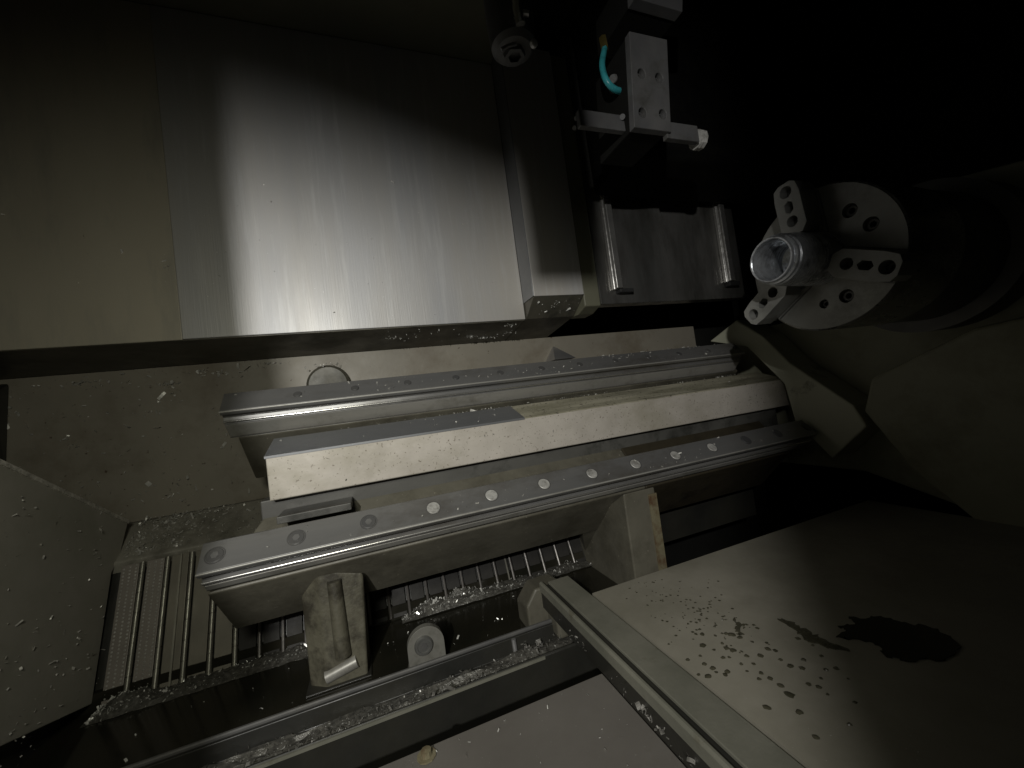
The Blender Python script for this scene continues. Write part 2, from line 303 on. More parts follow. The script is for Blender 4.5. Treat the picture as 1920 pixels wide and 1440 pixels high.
def cap(F, x, u, r, root, ring, bright=True):
    nrm = Vector((0, -S, S)); c = Vector((x, F[0] + S * u, F[1] + S * u))
    b = MB().lathe(c, [(-0.001, r), (0.0008, r), (0.0014, r * 0.93), (0.0014, 0.0001)], 24, nrm).build("bolt_cap", M['bolt'] if bright else M['steel_dark'], root, smooth=True)
    if not ring:
        MB().lathe(c, [(-0.001, r * 1.16), (0.0005, r * 1.15), (0.0005, r * 1.03), (-0.001, r * 1.02)], 24, nrm).build('bolt_ring', M['steel_dark'], b, smooth=True)
    if ring:
        MB().lathe(c, [(-0.001, r * 1.22), (0.0006, r * 1.2), (0.0006, r * 1.06), (-0.001, r * 1.05)], 24, nrm).build("bolt_ring", M['steel_dark'], b, smooth=True)
        MB().lathe(c, [(0.0, r * 0.5), (0.0022, r * 0.48), (0.0022, 0.0001)], 6, nrm).build("plug", M['rail'], b)
for n in range(13):
    cap(FL, -0.239 + 0.1065 * n, 0.026, 0.0112, lower, n < 3, 2 < n < 10)  # caps towards both ends in dark steel, shade put into the material
for n in range(12):
    cap(FU, -0.135 + 0.1065 * n, 0.027, 0.0070, upper, False, False)

# ------------------------------------------------------------------ ball screw cover (bright slab)
slab = thing("screw_cover", "long bright cream box cover between the two rails", "machine cover", (0.45, 0.84, -0.117))
MB().prism([(0.780, -0.0422), (0.780, -0.1166), (0.79, -0.1185), (0.895, -0.1185), (0.895, -0.0165), (0.862, -0.0165)], -0.18, 1.095).build("cover_box", M['cream'], slab, bevel=0.002)
MB().prism([(0.7785, -0.0405), (0.7785, -0.0445), (0.779, -0.0445), (0.7795, -0.0418), (0.862, -0.0160), (0.862, -0.0138)], -0.1815, 0.30).build("top_plate", M['cover_grey'], slab)
MB().prism([(0.7790, -0.0410), (0.7792, -0.0430), (0.862, -0.0162), (0.862, -0.0148)], 0.3003, 1.0955).build("top_plate", M['dirty_cream'], slab)
lip = MB().box(-0.165, -0.052, 0.742, 0.800, -0.1505, -0.139)
tag(lip.build("wiper_strip", M['web'], None, bevel=0.001), "short grey metal strip tucked behind the lower rail near its left end", "strip")

# ------------------------------------------------------------------ back guard
g = thing("back_guard", "tall stainless back guard sheet above the upper rail with drip marks", "machine guard", (-0.2, 0.95, 0.18))
MB().box(-0.329, 0.3926, 0.920, 0.923, 0.2007, 0.883).build("guard_sheet", M['guard'], g, bevel=0.0012)
tag(MB().box(-0.98, -0.3292, 0.9208, 0.9238, 0.1995, 0.883).build("guard_sheet", M['guard_left'], g, bevel=0.0012), "brownish left sheet tinted for its different reflection")
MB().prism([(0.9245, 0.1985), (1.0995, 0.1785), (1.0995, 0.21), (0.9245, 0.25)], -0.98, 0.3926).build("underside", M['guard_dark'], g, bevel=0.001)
g2 = thing("stepped_guard", "narrower steel guard stepped forward at the right edge of the big sheet", "machine guard", (0.46, 0.9, 0.2))
MB().box(0.395, 0.5325, 0.853, 0.856, 0.241, 0.883).build("guard_sheet", M['guard'], g2, bevel=0.001)
MB().box(0.3926, 0.395, 0.853, 0.9195, 0.2415, 0.883).build("side_flange", M['cover_grey'], g2, bevel=0.0008)
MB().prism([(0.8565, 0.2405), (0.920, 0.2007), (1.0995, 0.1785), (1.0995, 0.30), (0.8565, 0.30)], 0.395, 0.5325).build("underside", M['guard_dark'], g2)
MB().prism([(0.86, 0.212), (0.86, 0.883), (0.95, 0.883), (0.95, 0.20), (0.9, 0.20)], 0.535, 0.583).build("side_post", M['olive'], g2, bevel=0.003)

# ------------------------------------------------------------------ cross slide with its two guide rails
sl = thing("cross_slide", "steel slide plate with two upright guide rails behind the chuck", "slide", (0.84, 0.9, 0.215))
MB().box(0.586, 1.10, 0.864, 0.90, 0.2156, 0.95).build("slide_plate", M['slide'], sl, bevel=0.002)
MB().box(0.586, 0.612, 0.8615, 0.8635, 0.2156, 0.9).build("edge_strip", M['slide'], sl, bevel=0.0008)
def upright(x, zb):
    w = 0.0100; y0 = 0.838
    pr = [(-w, 0.0256), (-w, 0.016), (-w + .004, 0.013), (-w + .004, 0.009), (-w, 0.006), (-w, .002), (-w + .002, 0), (w - .002, 0), (w, .002), (w, .006), (w - .004, .009), (w - .004, .013), (w, .016), (w, 0.0256)]
    mb = MB(); n = len(pr)
    v = [(x + a, y0 + b, zb) for a, b in pr] + [(x + a, y0 + b, 0.9) for a, b in pr]
    f = [(i, (i + 1) % n, n + (i + 1) % n, n + i) for i in range(n)] + [tuple(range(n)), tuple(range(n, 2 * n))]
    mb.add(v, f).build("guide_rail", M['polish'], sl, bevel=0.0014)
upright(0.634, 0.2505); upright(1.03, 0.262)
MB().box(0.636, 0.678, 0.842, 0.8635, 0.240, 0.2500).build("rubber_stop", M['rubber'], sl, bevel=0.002)
MB().box(1.02, 1.06, 0.842, 0.8635, 0.248, 0.2610).build("rubber_stop", M['rubber'], sl, bevel=0.002)

# ------------------------------------------------------------------ chip conveyor belt of hinged plates
belt = thing("chip_conveyor", "hinged steel belt of the chip conveyor sloping under the lower rail", "conveyor", (0, 0.91, -0.41))
B0 = Vector((0, 0.913, -0.408)); BD = Vector((0, 0.4068, 0.9135)); BN = Vector((0, -0.9135, 0.4068))
def belt_pt(x, t, h): return Vector((x, 0, 0)) + B0 + BD * t + BN * h
T0, T1 = -0.02, 0.205
PITCH = 0.0402
def belt_box(x0, x1, t0, t1, h0, h1):
    v = [belt_pt(x, t, h) for x in (x0, x1) for t in (t0, t1) for h in (h0, h1)]
    return v, [(0, 1, 3, 2), (4, 6, 7, 5), (0, 4, 5, 1), (2, 3, 7, 6), (0, 2, 6, 4), (1, 5, 7, 3)]
pm = MB(); pm.add(*belt_box(0.0062, PITCH - 0.0062, T0, T1, -0.003, 0.0))
first = pm.build("belt_plate", M['belt_dry'], belt, bevel=0.0006)
plain = pm.build("belt_plate", M['belt'], belt, bevel=0.0006)
wet = pm.build("belt_plate", M['belt_shaded'], belt, bevel=0.0006)  # copy with the beam's shade painted in
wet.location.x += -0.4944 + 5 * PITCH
rm = MB(); t = T0
while t < T1:
    t2 = min(t + 0.034, T1); rm.cyl(belt_pt(0, t, 0.001), belt_pt(0, t2 - 0.0012, 0.001), 0.0042, n=12); t = t2
rm.cyl(belt_pt(0, T0, 0.001), belt_pt(0, T1, 0.001), 0.0026, n=8)
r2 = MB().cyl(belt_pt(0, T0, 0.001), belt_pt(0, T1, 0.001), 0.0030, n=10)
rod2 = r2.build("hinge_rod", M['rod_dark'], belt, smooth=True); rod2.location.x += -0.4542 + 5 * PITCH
rod = rm.build("hinge_rod", M['belt_edge'], belt, smooth=True)
dm = MB()
for k in range(34):
    tt = T0 + 0.01 + k * 0.0063
    for q in range(3):
        xx = 0.0105 + q * 0.0095; dt = 0.0021 * q
        c0 = belt_pt(xx, tt + dt, 0.0); r = 0.0019
        ring = [c0 + Vector((1, 0, 0)) * r * math.cos(a * math.pi / 3) + BD * r * math.sin(a * math.pi / 3) for a in range(6)]
        dm.add(ring + [c0 + BN * 0.0016], [(a, (a + 1) % 6, 6) for a in range(6)])
dim = dm.build("dimples", M['chip_mid'], first); dim['kind'] = 'stuff'  # paler than the plate, glints put into the colour
first.location.x += -0.4944; plain.location.x += -0.4944 + 2 * PITCH
rod.location.x += -0.4542
for k in range(1, 24):
    if k not in (2, 5):
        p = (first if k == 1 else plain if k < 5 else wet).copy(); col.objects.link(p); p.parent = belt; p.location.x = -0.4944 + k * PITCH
    if k == 1:
        d = dim.copy(); col.objects.link(d); d.parent = p
    if k == 5: continue
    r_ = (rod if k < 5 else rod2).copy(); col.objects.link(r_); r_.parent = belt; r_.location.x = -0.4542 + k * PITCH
for xx in (-0.393, 0.256):
    v, f = belt_box(xx, xx + 0.003, T0, T1, 0.0, 0.004); MB().add(v, f).build("belt_seam", M['belt_edge'], belt)
MB().add(*belt_box(-0.52, 0.5, T0, T1, -0.02, -0.008)).build("belt_frame", M['black'], belt)

# ------------------------------------------------------------------ left end panel
pnl = thing("end_panel", "grey left end panel speckled with chips beside the conveyor belt", "panel", (-0.52, 0.8, -0.42))
A = lambda y, z: (y, z)
MB().prism([(0.18, 0.30), (0.45, 0.163), (0.7705, 0.0053), (1.054, -0.148), (1.018, -0.205), (0.99, -0.225), (0.908, -0.418), (0.738, -0.359), (0.18, -0.15)], -0.520, -0.500).build("panel_sheet", M['panel_grey'], pnl, bevel=0.0015)
MB().prism([(0.18, 0.3045), (0.18, 0.2985), (0.45, 0.1615), (0.7705, 0.0038), (1.052, -0.1495), (1.056, -0.1445), (0.772, 0.0103), (0.452, 0.168)], -0.523, -0.4975).build("panel_rim", M['rim'], pnl)
MB().prism([(0.1, -0.15), (0.738, -0.362), (0.915, -0.42), (0.915, -0.6), (0.1, -0.6)], -0.55, -0.53).build("void_sheet", M['black'], pnl)  # added black sheet standing for the dark void below the panel
wb = thing("wall_bracket", "dark angular block on the back wall at the left edge", "bracket", (-0.75, 1.07, 0.0))
MB().prism([(1.05, 0.02), (1.05, 0.14), (1.099, 0.17), (1.099, -0.01)], -0.95, -0.69, x1s=[-0.70, -0.685, -0.69, -0.705]).build("block_body", M['black'], wb, bevel=0.004)

# ------------------------------------------------------------------ strut under the beam
st = thing("cast_strut", "stubby cast strut with a grooved front holding a steel pin under the beam", "strut", (-0.1, 0.77, -0.43))
MB().add([(-0.146, 0.764, -0.279), (-0.114, 0.748, -0.240), (-0.046, 0.752, -0.262), (-0.050, 0.79, -0.30), (-0.146, 0.80, -0.30),
          (-0.1465, 0.765, -0.4395), (-0.118, 0.744, -0.4295), (-0.056, 0.744, -0.4295), (-0.052, 0.80, -0.4295), (-0.145, 0.81, -0.4295)],
         [(0, 1, 6, 5), (1, 2, 7, 6), (2, 3, 8, 7), (3, 4, 9, 8), (4, 0, 5, 9), (0, 4, 3, 2, 1), (5, 6, 7, 8, 9)]).build("strut_body", M['strut'], st, bevel=0.004, seg=3)
MB().cyl((-0.092, 0.746, -0.262), (-0.090, 0.744, -0.385), 0.011, 0.013, 16).build("front_rib", M['strut'], st, smooth=True)
MB().cyl((-0.119, 0.7485, -0.4125), (-0.070, 0.7465, -0.401), 0.0105, n=24).build("steel_pin", M['rail_base'], st, smooth=True)
MB().box(-0.150, -0.050, 0.738, 0.80, -0.4295, -0.4265).build("strut_foot", M['black'], st, bevel=0.001)

# ------------------------------------------------------------------ oil trough, tray, lug
struct("oil_trough", MB().prism([(0.69, -0.43), (0.905, -0.43), (0.912, -0.405), (0.93, -0.405), (0.93, -0.47), (0.69, -0.47)], -0.9, 0.46), M['oil'])
tray = thing("drip_tray", "narrow dark drip channel full of chips along the front of the trough", "tray", (-0.1, 0.66, -0.43))
MB().prism([(0.690, -0.4115), (0.690, -0.62), (0.624, -0.62), (0.624, -0.425), (0.627, -0.422), (0.631, -0.425), (0.634, -0.437), (0.676, -0.437), (0.679, -0.4115)], -0.9, 0.325).build("tray_body", M['black'], tray, bevel=0.0012)
MB().tube([(-0.9, 0.684, -0.4085), (0.30, 0.684, -0.4085)], 0.0038, 10).build("edge_bar", M['steel_dark'], tray, smooth=True)
MB().box(-0.9, 0.22, 0.622, 0.6245, -0.428, -0.4235).build("front_lip", M['track'], tray)
for x in (-0.33, 0.185): MB().cyl((x, 0.672, -0.4365), (x, 0.675, -0.412), 0.004, n=10).build("stub_post", M['steel'], tray, smooth=True)
lug = thing("lifting_lug", "rounded grey steel lug with one large bolt standing at the trough edge", "lug", (0.04, 0.71, -0.43))
lo = [(0.0375 + 0.036, -0.4295), (0.0375 + 0.034, -0.418)] + [(0.041 + 0.0305 * math.cos(a), -0.391 + 0.0305 * math.sin(a)) for a in [math.pi * i / 18 for i in range(19)]] + [(0.0105, -0.415), (0.006, -0.4295)]
MB().plate(lo, [], lambda u, v, w: (u, 0.705 + w, v), 0.012).build("lug_plate", M['lug'], lug, bevel=0.0015)
MB().lathe((0.037, 0.705, -0.389), [(0, 0.0155), (0.003, 0.0155), (0.0055, 0.0135), (0.0055, 0.0105), (0.004, 0.0098), (0.004, 0.0001)], 28, (0, -1, 0)).build("bolt_head", M['chuck_body'], lug, smooth=True)
MB().cyl((0.037, 0.702, -0.389), (0.037, 0.7002, -0.389), 0.006, n=6).build("hex_socket", M['steel_dark'], lug)

# ------------------------------------------------------------------ floor sheets and the door track
struct("front_floor_sheet", MB().box(-0.75, 0.256, 0.02, 0.500, -0.396, -0.390), M['sheet'], bevel=0.001)
struct("right_floor_sheet", MB().box(0.3225, 1.09, -0.1, 0.625, -0.358, -0.352), M['sheet_cream'])
trk = thing("door_track", "grey sliding door track running from the front floor to the bed", "track", (0.285, 0.4, -0.39))
def yprism(prof, y0, y1):
    n = len(prof); v = [(a, y0, b) for a, b in prof] + [(a, y1, b) for a, b in prof]
    return v, [(i, (i + 1) % n, n + (i + 1) % n, n + i) for i in range(n)] + [tuple(range(n)), tuple(range(n, 2 * n))]
MB().add(*yprism([(0.2565, -0.39), (0.2565, -0.352), (0.318, -0.352), (0.318, -0.39)], -0.1, 0.70)).build("track_base", M['black'], trk)
MB().add(*yprism([(0.2545, -0.360), (0.2545, -0.346), (0.2570, -0.343), (0.2600, -0.343), (0.2630, -0.346), (0.2630, -0.351), (0.2555, -0.3515)], -0.1, 0.70)).build("guide_strip", M['track'], trk, bevel=0.001)
MB().add(*yprism([(0.2725, -0.3515), (0.2725, -0.347), (0.3145, -0.347), (0.3145, -0.3515)], -0.1, 0.70)).build("track_plate", M['track'], trk, bevel=0.001)
blk = thing("track_foot", "worn grey casting block under the inner end of the door track", "casting block", (0.25, 0.7, -0.43))
MB().add([(0.225, 0.70, -0.43), (0.30, 0.70, -0.43), (0.30, 0.70, -0.354), (0.245, 0.70, -0.354), (0.225, 0.70, -0.38),
          (0.225, 0.76, -0.43), (0.30, 0.76, -0.43), (0.30, 0.76, -0.36), (0.25, 0.76, -0.36), (0.225, 0.76, -0.39)],
         [(0, 1, 2, 3, 4), (5, 9, 8, 7, 6), (0, 5, 6, 1), (1, 6, 7, 2), (2, 7, 8, 3), (3, 8, 9, 4), (4, 9, 5, 0)]).build("block_body", M['casting'], blk, bevel=0.004)
MB().box(0.262, 0.30, 0.655, 0.699, -0.43, -0.395).build("block_toe", M['casting'], blk, bevel=0.006, seg=3)

# oil drops and the wet patch on the right floor sheet
drops = MB()
def blob(cx, cy, rx, ry, z, h, n=10, rough=0.2, seed=0):
    rnd = random.Random(seed)
    ring = []
    for i in range(n):
        a = 2 * math.pi * i / n; k = 1 + rnd.uniform(-rough, rough)
        ring.append((cx + rx * k * math.cos(a), cy + ry * k * math.sin(a), z))
    inner = [(cx + (x - cx) * 0.6, cy + (y - cy) * 0.6, z + h * 0.8) for x, y, _ in ring]
    v = ring + inner + [(cx, cy, z + h)]
    f = [(i, (i + 1) % n, n + (i + 1) % n, n + i) for i in range(n)] + [(n + i, n + (i + 1) % n, 2 * n) for i in range(n)]
    drops.add(v, f)
spots = [(1361,1188,6),(1317,1189,7),(1387,1195,7),(1305,1189,5),(1354,1206,5),(1372,1190,9),(1317,1210,9),(1313,1230,5),(1362,1215,8),(1374,1219,9),(1356,1233,6),(1400,1230,6),(1425,1229,8),
 (1440,1217,8),(1454,1220,6),(1463,1237,5),(1321,1245,7),(1337,1253,8),(1364,1259,8),(1328,1268,9),(1360,1265,6),(1390,1245,5),(1413,1245,5),(1482,1249,8),(1504,1253,7),(1507,1237,6),(1540,1230,5),
 (1427,1262,6),(1423,1273,6),(1444,1272,7),(1463,1285,8),(1480,1302,12),(1438,1326,9),(1499,1335,8),(1517,1283,6),(1535,1288,6),(1549,1256,5),(1540,1272,4),(1552,1302,4),(1603,1317,5),(1593,1358,5),(1530,1382,7),
 (1310,1265,5),(1290,1237,6),(1290,1170,4),(1325,1160,4),(1300,1140,4),(1340,1175,4),(1413,1172,4),(1420,1178,5),(1355,1162,4),(1496,1197,6),(1524,1210,4),(1568,1253,6),(1590,1273,3)]
for i, (x, y, r) in enumerate(spots):
    c = pix(x, y, Z=-0.3519); k = r * c.length / FPX * 0.55
    blob(c.x, c.y, k, k * 0.95, -0.3519, 0.0012, 10, 0.25, i)
rnd = random.Random(5)
for i in range(150):
    x = rnd.gauss(1300, 70); y = 1075 + (x - 1150) * 0.42 + rnd.gauss(10, 34)
    c = pix(x, y, Z=-0.3519)
    if c.x < 0.335 or c.y > 0.61 or x > 1480: continue
    k = rnd.uniform(0.0008, 0.0024); blob(c.x, c.y, k, k, -0.3519, 0.0006, 7, 0.25, i + 100)
tag(drops.build("oil_drops", M['drop'], None, smooth=True), "dark oil drops spattered over the cream floor sheet right of the track", "oil drops", kind='stuff')
def puddle(name, pxs, label):
    rr = random.Random(len(pxs)); pts = []
    for i, (x, y) in enumerate(pxs):
        a = pix(x, y, Z=-0.3519); b = pix(*pxs[(i + 1) % len(pxs)], Z=-0.3519)
        for k in range(5):
            q = a.lerp(b, k / 5); pts.append((q.x + rr.uniform(-.0035, .0035), q.y + rr.uniform(-.003, .003)))
    tri = tessellate_polygon([[Vector((p[0], p[1], 0)) for p in pts]])
    mb = MB().plate(pts, [], lambda u, v, w: (u, v, -0.3505 - w), 0.0013)
    return tag(mb.build(name, M['drop'] if name == "oil_streak" else M['oil'], None), label, "oil puddle")
rb = thing("rusty_bolt", "rusty bolt head on the front floor sheet near the bottom edge", "bolt", pix(800, 1418, Z=-0.39))
MB().lathe(pix(800, 1418, Z=-0.3895), [(0, 0.011), (0.0015, 0.011), (0.0015, 0.0065), (0.007, 0.006), (0.008, 0.0001)], 10, (0, 0, 1)).build("bolt_head", M['rust'], rb)
puddle("oil_streak", [(1457, 1161), (1480, 1166), (1500, 1177), (1530, 1192), (1555, 1204), (1592, 1221), (1565, 1217), (1530, 1208), (1505, 1196), (1485, 1178)], "slim pointed streak of dark oil on the cream floor sheet")
puddle("oil_puddle", [(1592, 1157), (1620, 1160), (1660, 1158), (1700, 1170), (1760, 1180), (1800, 1215), (1770, 1240), (1700, 1238), (1660, 1233), (1648, 1210), (1630, 1202), (1590, 1198), (1566, 1192), (1590, 1184), (1575, 1175), (1598, 1171)], "large ragged patch of black oil on the right floor sheet")
puddle("oil_streak", [(1378, 1160), (1386, 1172), (1392, 1190), (1384, 1189), (1382, 1175)], "short thin curved streak of oil among the drops")

# ------------------------------------------------------------------ headstock, chuck, workpiece
hs = thing("headstock", "olive painted headstock housing behind the chuck at the right", "headstock", (1.15, 0.55, -0.4))
MB().prism([(0.20, 0.305), (0.325, 0.311), (0.452, 0.3366), (0.56, 0.34), (0.78, 0.12), (0.99, 0.12), (0.99, -0.3), (0.66, -0.3), (0.20, -0.45)], 1.16, 1.4).build("housing_wall", M['headwall'], hs, bevel=0.004)
MB().prism([(0.8835, 0.152), (0.9935, 0.106), (0.862, 0.0656), (0.7677, -0.0553), (0.755, -0.1589), (0.7088, -0.2145), (0.6767, -0.2531), (0.591, -0.170), (0.6106, -0.1196), (0.744, 0.0011), (0.807, 0.087)], 1.07, 1.158).build("mounting_foot", M['headpaint'], hs, bevel=0.004)
MB().prism([(0.60, -0.135), (0.575, -0.06), (0.40, 0.02), (0.20, 0.04), (0.20, -0.40), (0.44, -0.36), (0.53, -0.2621)], 1.085, 1.158).build("front_cover", M['headwall'], hs, bevel=0.006)
ck = thing("lathe_chuck", "steel three jaw chuck gripping the bright tube", "chuck", (0.86, 0.46, 0.177))
CC = Vector((0.78, 0.46, 0.177)); RC = 0.127
def cface(u, v, w): return Vector((0.78 + w, 0.46 + u, 0.177 + v))
holes = []
hs_px = [(1593, 395, 0.0115), (1633, 420, 0.0115), (1545, 570, 0.008), (1587, 555, 0.0115)]
JA = [R(86), R(206), R(326)]
bolt_at = []
for x, y, r in hs_px:
    q = pix(x, y, X=0.78); bolt_at.append((q.y - 0.46, q.z - 0.177, r)); holes.append(circle(q.y - 0.46, q.z - 0.177, r, 20))
holes.append(circle(0, 0, 0.036, 40))
MB().plate(circle(0, 0, RC - 0.003, 96), holes, cface, 0.02).build("chuck_face", M['chuck'], ck)
MB().lathe(CC, [(0.0, RC - 0.0028), (0.003, RC), (0.15, RC), (0.15, 0.02)], 96).build("chuck_body", M['chuck_body'], ck, smooth=True)
MB().lathe(CC, [(0.15, 0.124), (0.30, 0.126), (0.302, 0.150), (0.38, 0.15)], 96).build("back_flange", M['steel_dark'], ck, smooth=True)
MB().cyl(CC + Vector((0.021, 0, 0)), CC + Vector((0.024, 0, 0)), 0.115, n=48).build("bore_backing", M['black'], ck)
for (u, v, r) in bolt_at:
    s = MB().lathe(cface(u, v, 0.012), [(0, r * 0.86), (-0.004, r * 0.86), (-0.006, r * 0.7), (-0.006, r * 0.42), (0.0, r * 0.4)], 20).build("cap_screw", M['steel_dark'], ck, smooth=True)
# scribed jaw slots
for a in JA:
    c, s_ = math.cos(a), math.sin(a)
    for side in (-1, 1):
        o_ = 0.0245 * side
        v = []
        for rr_ in (0.04, 0.1205):
            for dd in (-0.0012, 0.0012):
                for w in (-0.0008, 0.004):
                    v.append(cface(rr_ * c - (o_ + dd) * s_, rr_ * s_ + (o_ + dd) * c, w))
        MB().add(v, [(0, 1, 3, 2), (4, 6, 7, 5), (0, 4, 5, 1), (2, 3, 7, 6), (0, 2, 6, 4), (1, 5, 7, 3)]).build("jaw_slot", M['steel_dark'], ck)
def jaw(a):
    c, s_ = math.cos(a), math.sin(a)
    W2 = 0.0225
    outer = [(0.047, -0.013), (0.06, -W2), (0.118, -W2), (0.137, -W2 + 0.003), (0.143, -0.010), (0.143, 0.010), (0.137, W2 - 0.003), (0.118, W2), (0.06, W2), (0.047, 0.013)]
    hl = [circle(0.072, 0, 0.0095, 20), [(0.092 + 0.0 + x, y) for x, y in [(0.0, -0.007), (0.013, -0.007), (0.018, 0), (0.013, 0.007), (0.0, 0.007), (-0.005, 0)]], circle(0.127, 0, 0.0105, 20)]
    fm = lambda u, v, w: Vector((0.733 + w, 0.46 + u * c - v * s_, 0.177 + u * s_ + v * c))
    j = MB().plate(outer, hl, fm, 0.0405).build("jaw", M['chuck'], ck, bevel=0.0022)
    mb = MB()
    for (u, r) in ((0.072, 0.0105), (0.095, 0.012), (0.127, 0.0115)):
        mb.cyl(fm(u, 0, 0.024), fm(u, 0, 0.027), r, n=20)
    mb.build("bore_floor", M['black'], j)
    for u in (0.072, 0.127):
        MB().lathe(fm(u, 0, 0.0235), [(0, 0.0078), (-0.006, 0.0078), (-0.007, 0.006), (-0.007, 0.0035), (-0.001, 0.0034)], 16).build("cap_screw", M['steel_dark'], j, smooth=True)
    # master jaw between top jaw and face
    fm2 = lambda u, v, w: Vector((0.774 + w, 0.46 + u * c - v * s_, 0.177 + u * s_ + v * c))
    MB().plate([(0.05, -0.018), (0.131, -0.018), (0.131, 0.018), (0.05, 0.018)], [], fm2, 0.012).build("master_jaw", M['steel'], j)
for a in JA: jaw(a)
wp = thing("workpiece", "bright aluminium tube with a turned rim held in the chuck jaws", "tube", (0.7, 0.46, 0.177))
MB().lathe((0.655, 0.46, 0.177), [(0.001, 0.0335), (0.0, 0.0345), (0.0, 0.0365), (0.002, 0.0378), (0.0045, 0.0378), (0.0055, 0.0365), (0.0075, 0.0365), (0.0085, 0.0405), (0.011, 0.0412), (0.014, 0.0405), (0.016, 0.0425),
     (0.05, 0.0445), (0.10, 0.0455), (0.13, 0.0455), (0.13, 0.0330), (0.06, 0.0328)], 96, close=True).build("tube_wall", M['alu'], wp, smooth=True)
MB().lathe((0.655, 0.46, 0.177), [(0.075, 0.0329), (0.077, 0.027), (0.082, 0.012), (0.083, 0.0001)], 64).build("tube_floor", M['alu'], wp, smooth=True)

# ------------------------------------------------------------------ tool block at the top
tb = thing("tool_block", "hanging steel tool block with four screw holes and a cross bar", "tool block", (0.54, 0.57, 0.45))
def lean(z): return 0.55 - 0.136 * (z - 0.456)
Pw = lambda x, y: pix(x, y, Y=0.55)
def onlean(x, y):
    v = pix(x, y, Y=1.0)           # ray with y = 1; solve y = 0.55 - 0.136 (z - 0.456)
    k = (0.55 + 0.136 * 0.456) / (1 + 0.136 * v.z)
    return v * k
outer = [onlean(*p) for p in [(1180, 58), (1251, 74), (1258.5, 247), (1189.5, 238)]]
hp = [onlean(*p) for p in [(1203, 138), (1236, 146), (1205, 211), (1243, 214)]]
fmb = lambda u, v, w: Vector((u, lean(v) + w, v))
MB().plate([(p.x, p.z) for p in outer], [circle(p.x, p.z, 0.0088, 20) for p in hp], fmb, 0.014).build("front_plate", M['block_steel'], tb, bevel=0.001)
for p in hp:
    MB().lathe(fmb(p.x, p.z, 0.0135), [(0, 0.0086), (0.005, 0.0074), (0.0055, 0.0045), (0.0, 0.0040), (0.0, 0.0001)], 16, (0, -1, 0)).build("cap_screw", M['steel_dark'], tb, smooth=True)
b0, b1, b2, b3 = [(p.x, p.z) for p in outer]
bl = MB().plate([(b0[0] + .0015, b0[1] + .0), (b1[0] - .002, b1[1] + .0), (b2[0] - .002, b2[1] + .002), (b3[0] + .0015, b3[1] + .002)], [], lambda u, v, w: Vector((u, lean(v) + 0.0145 + w, v)), 0.10)
bl.build("block_body", M['void'], tb, bevel=0.002)  # near-black body, the shade on its side and underside is in the colour
y_b = 0.575; kb = y_b / 0.55
MB().box(0.3835 * kb, 0.497, y_b, y_b + 0.012, 0.4465 * kb, 0.4755 * kb).build("cross_bar", M['block_steel'], tb, bevel=0.0012)
MB().box(0.5735, 0.652, 0.556, 0.568, 0.449, 0.4815).build("cross_bar", M['block_steel'], tb, bevel=0.0012)
MB().cyl((0.651, 0.571, 0.466), (0.658, 0.571, 0.466), 0.008, n=16).build("nozzle_neck", M['steel_dark'], tb, smooth=True)
MB().lathe((0.657, 0.571, 0.464), [(0, 0.010), (0.001, 0.018), (0.007, 0.019), (0.009, 0.017), (0.016, 0.0185), (0.019, 0.012), (0.019, 0.0001)], 10).build("nozzle_nut", M['bolt'], tb)
MB().cyl(pix(1167, 219, Y=0.574), pix(1167, 219, Y=0.570), 0.005, n=12).build("bar_screw", M['block_steel'], tb, smooth=True)
for q in ((1080, 222), (1077, 240)):
    MB().cyl(pix(*q, Y=0.60), pix(*q, Y=0.594), 0.004, n=10).build("end_screw", M['steel'], tb, smooth=True)
hp_ = [pix(1163, 171, Y=0.577), pix(1152, 167, Y=0.572), pix(1141, 157, Y=0.570), pix(1133, 142, Y=0.572), pix(1129, 122, Y=0.578), pix(1131, 104, Y=0.585), pix(1134, 90, Y=0.592)]
fine = []
for i in range(len(hp_) - 1):
    p0 = hp_[max(i - 1, 0)]; p1 = hp_[i]; p2 = hp_[i + 1]; p3 = hp_[min(i + 2, len(hp_) - 1)]
    for k in range(5):
        t = k / 5; fine.append(0.5 * ((2 * p1) + (p2 - p0) * t + (2 * p0 - 5 * p1 + 4 * p2 - p3) * t * t + (3 * p1 - p0 - 3 * p2 + p3) * t ** 3))
fine.append(hp_[-1])
MB().tube(fine, 0.0056, 14).build("coolant_hose", M['hose'], tb, smooth=True)
MB().cyl(hp_[-1] - Vector((0, 0, 0.004)), hp_[-1] + Vector((0.0, 0.002, 0.022)), 0.0075, n=6).build("hose_fitting", M['brass'], tb)
MB().lathe(pix(1151, 150, Y=0.583), [(0, 0.008), (0.004, 0.0085), (0.008, 0.006), (0.008, 0.0001)], 12, (-1, -0.6, 0)).build("hose_clamp_screw", M['steel'], tb, smooth=True)
tu = thing("turret_housing", "turret housing coloured black as if unlit filling the dark space behind the tool block", "turret", (0.85, 0.75, 0.46))
MB().prism([(0.68, 0.53), (0.70, 0.512), (0.832, 0.488), (0.836, 0.97), (0.68, 0.97)], 0.590, 1.14).build("housing", M['pitch'], tu, bevel=0.006)  # near-black colour keeps the lamplit front looking unlit
# plate of the neighbouring station, cut by the top of the view
ub = thing("upper_station_plate", "lower corner of a second steel plate above the tool block", "plate", (0.62, 0.52, 0.7))
ou = [onlean(*p) for p in [(1190, -4), (1280, 22), (1281, -60), (1185, -80)]]
MB().plate([(p.x, p.z) for p in ou], [], fmb, 0.02).build("station_plate", M['block_steel'], ub, bevel=0.001)
MB().plate([(p.x + .001 * (1 if i in (0, 3) else -1), p.z + (.002 if i < 2 else 0)) for i, p in enumerate(ou)], [], lambda u, v, w: Vector((u, lean(v) + 0.0205 + w, v)), 0.10).build("station_body", M['void'], ub)
